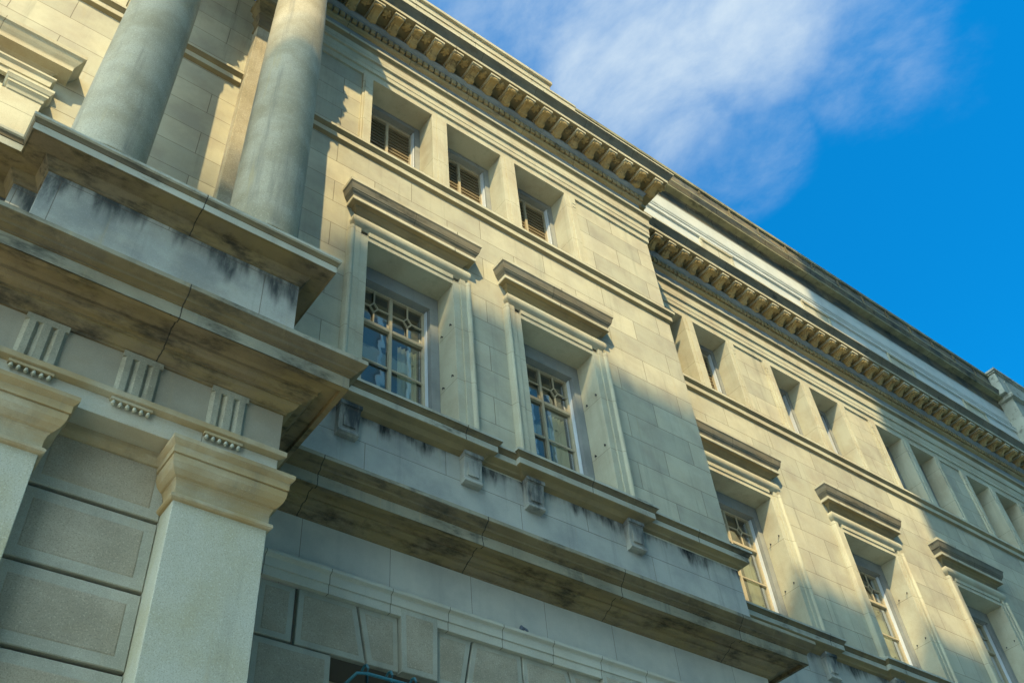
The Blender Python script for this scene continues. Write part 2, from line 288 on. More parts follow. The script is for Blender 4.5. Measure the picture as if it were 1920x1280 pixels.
# openings are cut to the outer edge of the surround jamb so that the surround fills them
def hole2(c, hw): return (c - hw - .06, c + hw + .06, 9.15, 12.03)
def hole3(c, hw): return (c - hw - .05, c + hw + .05, 14.1, 16.16)
hB = [hole2(c, 0.675) for c in WB] + [hole3(c, 0.5635) for c in AB] + [hole3(-0.58, 0.5635), hole3(-2.0, 0.5635), (-2.0, -0.5, 9.2, 11.45)]
wall('wall', -6.0, XB, 8.93, 16.5, 0.0, hB, M_WALL)
wall('wall', 3.0, XB, 7.74, 8.93, 0.0, [], M_LOWER, label='blue-grey stained wall band under the window sills')
hC = [hole2(c, 0.79) for c in WC] + [hole3(c, 0.49) for c in AC]
wall('wall', XB - 0.7, XE, 9.1, 16.5, YC, hC, M_WALL, thick=0.7, label='recessed wall of the long wing')
wall('wall', XB - 0.7, XE, 6.9, 9.1, YC, [], M_LOWER, thick=0.7)
m = MB(); m.box(XB - 0.6, XB - 0.001, 0.74, YC + 0.01, 6.9, 18.2); m.build('wall', M_WALL, B)
# dim rooms behind the windows
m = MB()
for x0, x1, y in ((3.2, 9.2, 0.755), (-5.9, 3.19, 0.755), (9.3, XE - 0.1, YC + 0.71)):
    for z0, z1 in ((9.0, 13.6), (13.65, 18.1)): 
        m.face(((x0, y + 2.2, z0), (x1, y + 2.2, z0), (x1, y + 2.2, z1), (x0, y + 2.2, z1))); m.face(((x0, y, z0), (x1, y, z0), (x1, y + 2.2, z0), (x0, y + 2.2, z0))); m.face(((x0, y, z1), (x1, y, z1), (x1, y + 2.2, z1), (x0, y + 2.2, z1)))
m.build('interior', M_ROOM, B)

# ---- windows of the main storey
def ring(m, hw, z0, z1, t, top, y0, y1, mi=0):      # jambs and head
    m.box(-hw - t, -hw, y0, y1, z0, z1 + top, mi); m.box(hw, hw + t, y0, y1, z0, z1 + top, mi); m.box(-hw, hw, y0, y1, z1, z1 + top, mi)
def main_window(hw, y, open_light=False):
    m = MB(); zt = 11.97; zb = 9.15
    # moulded surround, wider at the jambs than at the head
    for s in (-1, 1):
        a = lambda d0, d1: (min(s * (hw + d0), s * (hw + d1)), max(s * (hw + d0), s * (hw + d1)))
        m.box(*a(0, .115), -0.045, 0.335, zb, zt + 0.085); m.box(*a(.115, .205), -0.062, 0.05, zb, zt + 0.17)
        m.sweep([(0, zb), (0, zb)], [(0, 0), (0.001, 0)]) if 0 else None
        x0, x1 = a(.205, .292)
        n = 6; P = [(hw + .205, -0.062)] + [(hw + .205 + .087 * i / n, -0.062 - 0.035 * math.sin(math.pi * i / n) ** 0.8) for i in range(1, n)] + [(hw + .292, -0.03), (hw + .292, 0.03)]
        for p, q in zip(P, P[1:]): m.face(((s * p[0], p[1], zb), (s * q[0], q[1], zb), (s * q[0], q[1], zt + 0.13), (s * p[0], p[1], zt + 0.13)))
        m.face([(s * p[0], p[1], zt + 0.13) for p in P] + [(s * (hw + .205), 0.03, zt + 0.13)])
    m.box(-hw, hw, -0.045, 0.335, zt, zt + 0.085); m.box(-hw - .0, hw + .0, -0.062, 0.05, zt + 0.0875, zt + 0.17)
    # inner rebate
    m2 = MB()
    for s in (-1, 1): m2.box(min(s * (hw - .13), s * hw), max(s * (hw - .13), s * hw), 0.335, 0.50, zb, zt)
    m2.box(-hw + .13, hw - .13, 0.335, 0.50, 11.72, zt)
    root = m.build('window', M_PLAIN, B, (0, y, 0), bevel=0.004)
    m2.build('rebate', M_SHADE, root)
    for zz in (11.13, 10.19):
        for yy, dz in ((0.03, 0.07), (0.24, 0.02)):
            q = MB(); q.tube([(hw + .004, yy, zz + dz), (hw - .03, yy - .004, zz + dz - .004)], 0.009, 6); q.tube([(hw - .026, yy, zz + dz), (hw - .03, yy, zz + dz - .035)], 0.006, 5); q.build('hook', M_IRONB, root)
    # pulvinated frieze and hood
    h = MB(); bw = hw + .155; path = [(-bw, 0.03), (-bw, 0), (bw, 0), (bw, 0.03)]
    h.sweep([(0.03, 12.135)] + [(0.06 + 0.055 * math.cos(math.radians(a)), 12.255 + 0.085 * math.sin(math.radians(a))) for a in (-80, -55, -30, 0, 30, 55, 80)] + [(0.03, 12.345)], path)
    h.build('frieze', M_PLAIN, root, smooth=True)
    h = MB()
    h.sweep([(0.045, 12.345), (0.035, 12.40), (0.04, 12.45), (0.06, 12.49), (0.09, 12.515), (0.10, 12.535), (0.165, 12.54), (0.175, 12.545), (0.175, 12.60), (0.165, 12.605), (0.168, 12.625), (0.18, 12.655), (0.20, 12.68), (0.205, 12.70), (0.212, 12.703), (0.222, 12.74), (0.235, 12.80), (0.25, 12.83), (0.253, 12.885), (0.0, 12.95)], path, step=0.22, jit=0.0015, seg=[(12.541, 0), (12.604, 1), (12.82, 2), (13, 1)])
    h.build('hood', [M_BROWN, M_LIT, M_CYMA], root)
    # sill and brackets
    s_ = MB(); sw = hw + .225
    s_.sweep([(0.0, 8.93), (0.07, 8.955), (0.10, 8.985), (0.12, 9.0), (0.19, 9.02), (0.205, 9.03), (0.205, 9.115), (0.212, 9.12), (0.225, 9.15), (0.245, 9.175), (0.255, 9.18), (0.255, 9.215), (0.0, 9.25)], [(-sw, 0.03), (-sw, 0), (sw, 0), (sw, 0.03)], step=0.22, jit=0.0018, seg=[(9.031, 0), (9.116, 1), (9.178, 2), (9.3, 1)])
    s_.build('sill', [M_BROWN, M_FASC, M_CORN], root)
    for s in (-1, 1):
        b = MB(); cx = s * (hw + 0.135); P = [(0.02, 8.955), (-0.115, 8.95), (-0.105, 8.87), (-0.085, 8.75), (-0.075, 8.60), (-0.085, 8.585), (-0.095, 8.57), (-0.095, 8.545), (-0.06, 8.53), (0.02, 8.525)]
        b.extrude_x(P, cx - 0.125, cx + 0.125)
        b.box(cx - 0.135, cx + 0.135, -0.128, -0.09, 8.90, 8.952); b.box(cx - 0.075, cx + 0.075, -0.098, -0.07, 8.63, 8.86)
        b.build('bracket', M_PED, root, bevel=0.004)
    # timber casements
    f = MB(); gw = hw - 0.18; y0, y1 = 0.455, 0.495
    f.box(-hw + .12, -gw, y0, y1, 9.3, 11.76); f.box(gw, hw - .12, y0, y1, 9.3, 11.76); f.box(-gw, gw, y0, y1, 11.69, 11.76); f.box(-0.021, 0.021, y0 - 0.006, y1, 9.3, 11.69); f.box(-gw, -0.026, y0 - 0.012, y1, 11.03, 11.085); f.box(0.026, gw, y0 - 0.012, y1, 11.03, 11.085)
    f.box(-gw, gw, y0, y1, 9.25, 9.42)
    for s in (-1, 1):
        xa, xb = (0.026, gw) if s > 0 else (-gw, -0.026); cx = (xa + xb) / 2; t = 0.010; zc = 11.385; dx, dz = 0.068, 0.10
        f.box(xa, xb, y0, y1 - .02, 10.36, 10.388)
        f.box(cx - t, cx + t, y0, y1 - .02, zc + dz, 11.69); f.box(cx - t, cx + t, y0, y1 - .02, 11.085, zc - dz); f.box(xa, cx - dx, y0, y1 - .02, zc - t, zc + t); f.box(cx + dx, xb, y0, y1 - .02, zc - t, zc + t)
        D = [(cx, zc + dz), (cx + dx, zc), (cx, zc - dz), (cx - dx, zc)]; K = [(cx, zc + dz - .026), (cx + dx - .018, zc), (cx, zc - dz + .026), (cx - dx + .018, zc)]
        E_ = [(cx, zc + dz + .006), (cx + dx + .004, zc), (cx, zc - dz - .006), (cx - dx - .004, zc)]
        for i in range(4):
            j = (i + 1) % 4
            for yy in (y0, y1 - .02): f.face([(E_[i][0], yy, E_[i][1]), (E_[j][0], yy, E_[j][1]), (K[j][0], yy, K[j][1]), (K[i][0], yy, K[i][1])])
            f.face([(K[i][0], y0, K[i][1]), (K[j][0], y0, K[j][1]), (K[j][0], y1 - .02, K[j][1]), (K[i][0], y1 - .02, K[i][1])])
    f.build('frame', M_WOOD, root, bevel=0.003)
    for xx in (hw - .152, -hw + .138): a = MB(); a.box(xx, xx + .012, 0.40, 0.454, 9.25, 11.715); a.build('metal_strip', M_ALU, root)
    p = MB(); p.face(((-gw, 0.49, 9.4), (gw, 0.49, 9.4), (gw, 0.49, 11.69), (-gw, 0.49, 11.69))); p.build('pane', M_GLASS, root)
    c = MB()
    for xa, xb in ((-gw, -gw + 0.16), (gw - 0.30, gw)):
        k = 14
        for i in range(k):
            xx = lambda j: xa + (xb - xa) * j / k; yy = lambda j: 0.60 + 0.025 * math.sin(j * 2.3)
            c.face(((xx(i), yy(i), 9.3), (xx(i + 1), yy(i + 1), 9.3), (xx(i + 1), yy(i + 1), 11.02), (xx(i), yy(i), 11.02)))
    c.build('curtain', M_CURT, root, smooth=True)
    return root
w0 = main_window(0.675, 0.0)
w0.location = (WB[0], 0, 0); w0['label'] = 'left of the two tall hooded windows of the projecting bay, reflecting blue glass'
w1 = copy_tree(w0, B, (WB[1], 0, 0)); w1['label'] = 'right of the two tall hooded windows of the projecting bay'
v0 = main_window(0.79, YC); v0.location = (WC[0], YC, 0); v0['label'] = 'sunlit hooded window half hidden by the projecting bay corner'
for c in WC[1:]: copy_tree(v0, B, (c, YC, 0))['label'] = ['second', 'third', 'fourth', 'fifth'][WC.index(c) - 1] + ' tall hooded window of the recessed wing counted from the bay corner'

# ---- small windows under the main cornice
def small_window(hw, y):
    m = MB(); zb, zt = 14.12, 16.14; st = 0.148
    for s in (-1, 1):
        a = lambda d0, d1: (min(s * (hw + d0), s * (hw + d1)), max(s * (hw + d0), s * (hw + d1)))
        m.box(*a(0, .085), -0.05, 0.33, zb, zt + .02); m.box(*a(.085, st), -0.062, 0.04, zb, zt + .02)
    m.box(-hw, hw, -0.05, 0.33, zt, zt + 0.03); m.box(-hw - st + .004, hw + st - .004, -0.035, 0.05, zt + 0.03, zt + 0.06)
    root = m.build('window', M_PLAIN, B, (0, y, 0), bevel=0.004)
    r = MB()
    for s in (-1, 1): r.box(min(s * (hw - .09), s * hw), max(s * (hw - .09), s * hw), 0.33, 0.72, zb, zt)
    r.box(-hw + .09, hw - .09, 0.33, 0.72, 16.03, zt); r.build('rebate', M_SHADE, root)
    f = MB(); f.box(-hw + .05, -hw + .13, .43, .48, zb, 16.1); f.box(hw - .13, hw - .05, .43, .48, zb, 16.1); f.box(-hw + .13, hw - .13, .43, .48, 15.97, 16.1); f.box(-0.022, 0.022, .425, .48, zb, 15.97); f.box(-hw + .13, hw - .13, .43, .48, zb, 14.3)
    f.build('frame', M_WOOD, root, bevel=0.003)
    b = MB(); z = 14.3
    while z < 15.95:
        b.box(-hw + .13, hw - .13, .462, .478, z, z + .052); b.face(((-hw + .13, .478, z + .05), (hw - .13, .478, z + .05), (hw - .13, .53, z + .085), (-hw + .13, .53, z + .085))); z += 0.088
    b.build('blind', M_LOUV, root)
    a = MB(); a.box(hw - .108, hw - .094, .36, .428, zb, 16.02); a.build('metal_strip', M_ALU, root)
    return root
s0 = small_window(0.5635, 0.0); s0.location = (AB[0], 0, 0); s0['label'] = 'louvred attic window nearest the portico'
for i, x in enumerate(AB[1:] + [-0.58, -2.0]):
    copy_tree(s0, B, (x, 0, 0))['label'] = ('middle louvred attic window of the projecting bay', 'right louvred attic window of the projecting bay', 'attic window behind the left column', 'attic window behind the left column')[i]
t0 = small_window(0.49, YC); t0.location = (AC[0], YC, 0); t0['label'] = 'small paired window nearest the bay corner on the recessed wing'
for x in AC[1:]:
    c_ = copy_tree(t0, B, (x, YC, 0)); del c_['label']
st = [(AB[0] - .742, AB[0] - .7115, 0), (AB[2] + .7115, AB[2] + .80, 0), (-.58 + .7115, -.58 + .75, 0)]
for i in range(0, len(AC), 2): st += [(AC[i] - .70, AC[i] - .638, YC), (AC[i + 1] + .638, AC[i + 1] + .70, YC)]
for x0, x1, y in st:
    m = MB(); m.box(x0, x1, y - 0.04, y + 0.02, 14.12, 15.95); m.box(x0 - .004, x1 + .012, y - .055, y + .02, 15.95, 16.21); m.box(x0 + .002, x1 + .006, y - .048, y + .02, 15.86, 15.95)
    m.build('architrave_strip', M_PLAIN, B, bevel=0.005)

# ---- string course and sill course running round the bay and along the wing
PATH = [(2.42, 0.0), (XB, 0.0), (XB, YC), (XE, YC)]
STR = [(0, 13.93), (0.045, 13.965), (0.05, 13.975), (0.05, 14.075), (0.06, 14.085), (0.085, 14.12), (0.10, 14.135), (0.10, 14.19), (0, 14.205)]
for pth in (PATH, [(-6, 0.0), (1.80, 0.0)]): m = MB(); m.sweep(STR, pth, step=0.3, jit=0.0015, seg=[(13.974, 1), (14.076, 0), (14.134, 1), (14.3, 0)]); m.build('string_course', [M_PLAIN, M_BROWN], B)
SIL = [(0, 8.95), (0.05, 8.965), (0.06, 8.99), (0.08, 9.0), (0.125, 9.015), (0.135, 9.02), (0.135, 9.10), (0.145, 9.11), (0.16, 9.14), (0.18, 9.155), (0.186, 9.16), (0.186, 9.195), (0, 9.21)]
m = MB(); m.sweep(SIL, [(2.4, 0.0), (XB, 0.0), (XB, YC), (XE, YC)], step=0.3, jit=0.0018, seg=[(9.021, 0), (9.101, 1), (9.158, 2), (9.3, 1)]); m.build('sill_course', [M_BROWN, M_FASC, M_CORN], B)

# ---- cornice above the rusticated storey: clean upper mouldings and crusted soffit
UP = [(0.392, 7.46), (0.392, 7.585), (0.405, 7.59), (0.40, 7.605), (0.425, 7.62), (0.44, 7.63), (0.445, 7.65), (0.465, 7.665), (0.50, 7.70), (0.506, 7.71), (0.506, 7.755), (0, 7.79)]
def LO(z0):
    h = 7.455 - z0; k = h / 0.185
    return [(0.0, z0), (0.018, z0 + .002), (0.02, z0 + .022 * k), (0.03, z0 + .026 * k), (0.048, z0 + .036 * k), (0.075, z0 + .06 * k), (0.088, z0 + .085 * k), (0.09, z0 + .10 * k), (0.105, z0 + .102 * k), (0.105, z0 + .118 * k), (0.12, z0 + .122 * k), (0.15, z0 + .128 * k), (0.175, z0 + .145 * k), (0.185, z0 + .165 * k), (0.20, z0 + .167 * k), (0.20, z0 + .20 * k), (0.225, 7.492), (0.34, 7.495), (0.342, 7.452), (0.391, 7.455)]
PB = [(2.49, 0.0), (XB, 0.0), (XB, YC), (XE, YC)]; PP = [(-5, -1.285), (2.49, -1.285), (2.49, -0.0)]
for path, z0 in ((PB, 7.35), (PP, 7.27)):
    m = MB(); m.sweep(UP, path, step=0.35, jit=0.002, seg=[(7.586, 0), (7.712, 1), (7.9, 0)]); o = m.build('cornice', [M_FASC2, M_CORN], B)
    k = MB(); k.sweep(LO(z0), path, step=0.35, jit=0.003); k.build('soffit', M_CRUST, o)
# ---- plain frieze and architrave band of the bay
wall('frieze', 2.49, XB, 6.86, 7.35, 0.0, [], stone('frieze_granite', (0.53, 0.52, 0.44), tint=(0.46, 0.46, 0.40), vjoint=dict(w=0.98, h=60, z=13, x=0.56, m=0.0035, wob=0.004, off=0.0), streak=0.22), thick=0.5)
wall('frieze', XB - .5, XE, 6.7, 7.35, YC, [], M_LOWER, thick=0.5)
m = MB(); m.sweep([(0.0, 6.597), (0.048, 6.597), (0.05, 6.60), (0.05, 6.688), (0.062, 6.69), (0.064, 6.695), (0.064, 6.775), (0.07, 6.785), (0.095, 6.80), (0.10, 6.805), (0.10, 6.835), (0.09, 6.84), (0.06, 6.868), (0.0, 6.872)], [(2.49, 0), (XB, 0)])
m.build('architrave', stone('architrave_granite', (0.50, 0.49, 0.40), vjoint=dict(w=0.66, h=60, z=13, x=0.30, m=0.005, wob=0.004, off=0.0, c=(0.05, 0.05, 0.04)), streak=0.15, ochre=0.12), B)
# small dark metal cap on the ledge
pg = MB(); pg.blob((5.90, -0.062, 6.868), 0.026, 0.02, 0.05); pg.tube([(5.91, -0.07, 6.89), (5.945, -0.085, 6.865), (5.955, -0.09, 6.845)], 0.012); pg.build('metal_cap', M_CAP, B, smooth=True, label='small dark metal cap on the ledge above the keystones')

# ---- rusticated ground storey of the bay: individual blocks with drafted margins
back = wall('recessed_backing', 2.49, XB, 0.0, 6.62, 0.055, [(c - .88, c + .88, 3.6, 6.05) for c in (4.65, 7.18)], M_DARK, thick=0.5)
def block(quad, y, depth=0.06, margin=0.055, boss=0.0035, name='stone_block', parent=None, label=None):
    # quad: (x,z) corners anticlockwise from lower left
    m = MB(); c = Vector((sum(p[0] for p in quad) / 4, sum(p[1] for p in quad) / 4))
    q = [Vector(p) for p in quad]
    def inset(q, d):
        r = []
        for i in range(4):
            a = (q[i] - q[i - 1]).normalized(); b = (q[(i + 1) % 4] - q[i]).normalized(); na = Vector((-a.y, a.x)); nb = Vector((-b.y, b.x)); mm = na + nb; r.append(q[i] + mm * (d / mm.dot(na)))
        return r
    A = q; B1 = inset(q, 0.006); C = inset(q, margin); D = inset(q, margin + 0.010)
    F = lambda P, yy: [(p.x, yy, p.y) for p in P]
    a, b1, c1, d1 = F(A, y + depth), F(B1, y), F(C, y), F(D, y - boss)
    a0 = F(A, y + 0.006)
    for i in range(4):
        j = (i + 1) % 4; m.face((a[i], a[j], a0[j], a0[i]), 1); m.face((a0[i], a0[j], b1[j], b1[i]), 1); m.face((b1[i], b1[j], c1[j], c1[i]), 1); m.face((c1[i], c1[j], d1[j], d1[i]), 0)
    m.face(d1, 0)
    return m.build(name, [M_RUST, M_MARG], parent or B, label=label)
gj = 0.012
R = lambda x0, x1, z0, z1: ((x0 + gj, z0 + gj), (x1 - gj, z0 + gj), (x1 - gj, z1 - gj), (x0 + gj, z1 - gj))
YF = 0.0
for n, c in enumerate((4.65, 7.18, 9.71)):
    t, b_ = 6.60, 6.05
    if n < 2:
        block(((c - .195, b_ - .01), (c + .195, b_ - .01), (c + .21, 6.685), (c - .21, 6.685)), YF - 0.052, depth=0.1, name='keystone')
        for s in (-1, 1):
            q = [(c + s * .20, b_ + .0), (c + s * .525, b_ + .0), (c + s * .64, t), (c + s * .215, t)]
            if s > 0: q2 = q
            else: q2 = [q[1], q[0], q[3], q[2]]
            block(tuple((x, z) for x, z in q2), YF, name='voussoir')
            q = [(c + s * .55, b_ + .0), (c + s * 1.255, b_ + .0), (c + s * 1.255, t), (c + s * .665, t)]
            q2 = q if s > 0 else [q[1], q[0], q[3], q[2]]
            block(tuple((x, z) for x, z in q2), YF, name='voussoir')
x0 = 8.45
block(R(3.0, 3.37, 6.045, 6.60), YF); block(R(8.46, 9.1, 6.045, 6.60), YF); block(R(9.1, 9.88, 6.045, 6.60), YF)
for k in range(1, 5):
    z1 = 6.045 - 0.6 * (k - 1); z0 = z1 - 0.6
    for xa, xb in ((3.0, 3.765), (5.54, 6.30), (8.06, 9.0), (9.0, 9.88)):
        block(R(xa, xb, z0, z1), YF)
# ground floor window recess and its iron grille
for gi, c in enumerate((4.65, 7.18)):
    m = MB(); m.box(c - .88, c + .88, 0.5, 0.55, 3.6, 6.05); o = m.build('ground_window', M_ROOM, B)
    f = MB(); f.box(c - .86, c - .76, 0.42, 0.499, 3.6, 6.04); f.box(c + .76, c + .86, 0.42, 0.499, 3.6, 6.04); f.box(c - .04, c + .04, 0.42, 0.499, 3.6, 6.04); f.box(c - .76, c + .76, 0.42, 0.499, 5.9, 6.04); f.build('frame', M_WOOD, o)
    gr = MB(); yb = -0.16; zr = 5.86
    gr.tube([(c - .86, 0.1, 5.70), (c - .80, -0.02, 5.74), (c - .72, yb, 5.84), (c - .62, yb, zr), (c + .62, yb, zr), (c + .72, yb, 5.84), (c + .80, -0.02, 5.74), (c + .86, 0.1, 5.70)], 0.015)
    x = c - .62
    while x < c + .66:
        gr.tube([(x, yb, 3.7), (x, yb, 5.84), (x, yb - .015, 5.90), (x, yb + .01, 5.945), (x, yb + .05, 5.955), (x, yb + .09, 5.93)], 0.012); x += 0.248
    gr.tube([(c - .86, 0.12, 4.6), (c - .7, yb, 4.6), (c + .7, yb, 4.6), (c + .86, 0.12, 4.6)], 0.014)
    gr.build('window_grille', M_IRON, B, smooth=True, label='teal painted iron grille over a ground floor window')

# ---- lower portico: pilasters, rusticated recess, Doric entablature
M_TRI = stone('triglyph_stone', (0.34, 0.33, 0.25), tint=(0.25, 0.23, 0.16), streak=0.8, speck=0.15, gscale=100, blotch=0.2)
def portico_body():
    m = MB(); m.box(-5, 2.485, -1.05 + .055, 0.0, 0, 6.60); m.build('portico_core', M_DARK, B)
    m = MB(); m.box(-5, 2.49, -1.285, -1.0, 6.605, 6.79); m.box(-5, 2.49, -1.0, 0.0, 6.63, 7.75); m.build('portico_architrave', stone('portico_architrave_stone', (0.45, 0.43, 0.34), vjoint=dict(w=1.6, h=60, z=13, x=1.35, m=0.004, off=0.0), streak=0.25, ochre=0.25), B, bevel=0.003)
    m = MB(); m.box(-5, 2.49, -1.283, -1.0, 6.79, 7.28); o = m.build('portico_frieze', stone('metope_stone', (0.34, 0.315, 0.24), tint=(0.30, 0.27, 0.20), streak=0.25, ochre=0.15), B)
    # side of the portico
    m = MB(); m.box(2.2, 2.489, -1.0, -0.0, 0, 6.60); m.build('portico_side', M_PILA, B)
    m = MB(); m.sweep([(0, 6.785), (0.012, 6.787), (0.045, 6.80), (0.052, 6.805), (0.052, 6.852), (0, 6.872)], [(-5, -1.285), (2.49, -1.285), (2.49, 0)]); m.build('taenia', M_CAPT, B)
    # moulding at the head of the recessed wall
    m = MB(); m.sweep([(0, 6.50), (0.02, 6.505), (0.045, 6.54), (0.05, 6.56), (0.05, 6.604), (0, 6.606)], [(-5, -1.05), (1.74, -1.05)]); m.build('head_moulding', M_CAPT, B)
    for c in (0.54 - .735, 0.54, 1.275, 2.008):
        t = MB(); y = -1.285; hw = .158; d = 0.03
        xs = [-hw, -hw + .026, -hw + .026 + .06]
        # three shanks, two full channels and chamfered half channels
        t.box(c - hw, c + hw, y - d, y, 7.222, 7.282)
        pro = [(-hw, 0), (-hw + .028, -d), (-.082, -d), (-.055, -.002), (-.028, -d), (.028, -d), (.055, -.002), (.082, -d), (hw - .028, -d), (hw, 0)]
        for (xa, ya), (xb, yb) in zip(pro, pro[1:]): t.face(((c + xa, y + ya, 6.872), (c + xb, y + yb, 6.872), (c + xb, y + yb, 7.2215), (c + xa, y + ya, 7.2215)))
        to = t.build('triglyph', M_TRI, o)
        r = MB(); r.box(c - hw, c + hw, -1.285 - .04, -1.284, 6.762, 6.786); ro = r.build('regula', M_CAPT, o)
        for i in range(6):
            gx = c - hw + .026 + i * .053; q = MB(); q.lathe([(0.0001, 6.7615), (0.010, 6.7615), (0.0155, 6.742), (0.017, 6.728), (0.0001, 6.716)], gx, -1.308, 12); q.build('gutta', M_PILA, o, smooth=True)
    return
portico_body()
CAPP = [(0.0, 6.10), (0.02, 6.105), (0.033, 6.118), (0.033, 6.14), (0.02, 6.155), (0.004, 6.16), (0.004, 6.22), (0.006, 6.24), (0.015, 6.27), (0.022, 6.28), (0.022, 6.29), (0.04, 6.30), (0.07, 6.335), (0.088, 6.38), (0.093, 6.43), (0.085, 6.447), (0.10, 6.449), (0.10, 6.515), (0.105, 6.52), (0.118, 6.535), (0.13, 6.552), (0.13, 6.588), (0.0, 6.59)]
for x0, x1, lab in ((1.735, 2.475, 'pilaster nearest the projecting bay'), (0.045, 0.78, 'pilaster at the left edge'), (-1.65, -0.92, None)):
    m = MB(); m.box(x0, x1, -1.28, -1.0, 0, 6.603); po_ = m.build('pilaster', M_PILA, B, bevel=0.006, label=lab)
    c = MB(); c.sweep(CAPP, [(x0, -1.05), (x0, -1.28), (x1, -1.28), (x1, -1.05)], step=0.4); c.build('capital', M_CAPT, po_)
for xa, xb in ((0.78, 1.735), (-0.92, 0.045), (-2.6, -1.65)):
    for k in range(6):
        z1 = 6.605 if k == 0 else 6.035 - .588 * (k - 1); z0 = 6.035 - .588 * k
        block(((xa + .004, z0 + .016), (xb - .004, z0 + .016), (xb - .004, z1 - .016), (xa + .004, z1 - .016)), -1.05, depth=.06, margin=.085, boss=.004)
# ---- podium carrying the columns
pc = [(0, 8.93), (0.012, 8.935), (0.02, 8.97), (0.05, 9.0), (0.07, 9.03), (0.075, 9.045), (0.235, 9.055), (0.25, 9.045), (0.255, 9.05), (0.255, 9.135), (0.262, 9.14), (0.265, 9.16), (0.275, 9.19), (0.29, 9.20), (0.29, 9.232), (0, 9.24)]
pp = [(-5, -0.80), (-0.09, -0.80), (-0.09, -1.0), (0.11, -1.0), (0.11, -1.285), (2.485, -1.285), (2.485, 0)]
m = MB(); m.box(0.11, 2.485, -1.285, 0, 7.76, 8.95); m.box(-0.09, 0.11, -1.0, 0, 7.76, 8.95); m.box(-5, -0.09, -0.80, 0, 7.76, 8.95); m.box(0.11, 2.485, -1.284, 0, 8.95, 9.238); m.box(-5, .11, -.79, 0, 8.95, 9.238); m.build('podium', M_PED, B)
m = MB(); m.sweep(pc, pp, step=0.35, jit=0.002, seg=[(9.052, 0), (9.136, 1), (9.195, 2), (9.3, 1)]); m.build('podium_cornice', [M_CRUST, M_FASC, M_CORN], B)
# ---- columns with capitals
def column(cx, label):
    cy = -1.07
    m = MB(); m.lathe([(0.345, 9.42), (0.375, 9.425), (0.378, 9.445), (0.366, 9.47), (0.362, 9.52), (0.362, 11.5), (0.356, 13.0), (0.338, 14.6), (0.322, 15.42), (0.325, 15.47), (0.345, 15.48), (0.35, 15.50), (0.345, 15.52), (0.32, 15.53)], cx, cy, 96)
    s = m.build('column', M_COL, B, smooth=True, label=label)
    b = MB(); b.lathe([(0.40, 9.23), (0.40, 9.28), (0.425, 9.285), (0.435, 9.31), (0.425, 9.335), (0.38, 9.34), (0.355, 9.36), (0.352, 9.40), (0.36, 9.42), (0.30, 9.421)], cx, cy, 64); b.build('base', M_COL, s, smooth=True)
    c = MB(); c.lathe([(0.305, 15.52), (0.31, 16.3), (0.36, 16.6), (0.47, 16.86)], cx, cy, 32)
    for row, (z0, h, r, nleaf, off) in enumerate(((15.53, .46, .312, 8, 0), (15.7, .74, .318, 8, .5))):
        for i in range(nleaf):
            a = (i + off) * 2 * math.pi / nleaf; ca, sa = math.cos(a), math.sin(a); prev = None
            for t in range(7):
                u = t / 6; rr = r + 0.015 + 0.12 * max(0, u - .45) ** 1.3 * 2.4; zz = z0 + h * (u if u < .85 else .85 - (u - .85) * .8); hw = 0.105 * math.sin(math.pi * (0.30 + 0.60 * u)) + (0.012 if t % 2 else -0.008)
                cur = [(cx + ca * rr - sa * q * hw, cy + sa * rr + ca * q * hw, zz - abs(q) * .02 * u) for q in (-1, -.4, .4, 1)]
                if prev:
                    for q in range(3): c.face((prev[q], prev[q + 1], cur[q + 1], cur[q]))
                prev = cur
    for i in range(4):
        a = math.pi / 4 + i * math.pi / 2; ca, sa = math.cos(a), math.sin(a)
        for rr, zz, rad in ((0.40, 16.66, .08), (0.45, 16.74, .055)): c.blob((cx + ca * rr, cy + sa * rr, zz), rad, rad, rad)
        c.tube([(cx + ca * .33, cy + sa * .33, 16.3), (cx + ca * .38, cy + sa * .38, 16.6), (cx + ca * .45, cy + sa * .45, 16.78)], .03, 6)
    # abacus with concave sides
    P = []
    for i in range(4):
        a = math.pi / 4 + i * math.pi / 2; p0 = Vector((math.cos(a), math.sin(a))) * .56; a2 = a + math.pi / 2; p1 = Vector((math.cos(a2), math.sin(a2))) * .56
        for t in range(7):
            u = t / 7 + .04; q = p0.lerp(p1, min(u, .97)); q -= ((p0 + p1) / 2).normalized() * 0.07 * math.sin(math.pi * u); P.append((cx + q.x, cy + q.y))
    for z0, z1, k in ((16.84, 16.9, .96), (16.9, 16.96, 1.0)):
        Q = [(cx + (x - cx) * k, cy + (y - cy) * k) for x, y in P]; n = len(Q)
        for i in range(n): c.face(((*Q[i], z0), (*Q[(i + 1) % n], z0), (*Q[(i + 1) % n], z1), (*Q[i], z1)))
        c.face([(*q, z0) for q in Q[::-1]]); c.face([(*q, z1) for q in Q])
    c.build('capital', M_COL, s)
    return s
column(0.49, 'left round column of the portico, shaded bluish shaft'); column(2.105, 'right round column of the portico with its sunlit top')
# respond pilaster on the wall behind the right column
m = MB(); m.box(1.815, 2.42, -0.17, 0.01, 9.24, 16.95); r_ = m.build('respond_pilaster', M_COL, B, bevel=0.006)
m = MB(); m.sweep([(0, 15.48), (0.02, 15.49), (0.02, 15.52), (0, 15.53), (0.01, 15.7), (0.05, 15.78), (0.03, 15.80), (0.02, 15.9), (0.08, 15.99), (0.05, 16.02), (0.09, 16.08), (0.12, 16.1), (0.12, 16.2), (0.002, 16.3)], [(1.815, 0), (1.815, -0.17), (2.42, -0.17), (2.42, 0)]); m.build('capital', M_CRUST, r_)
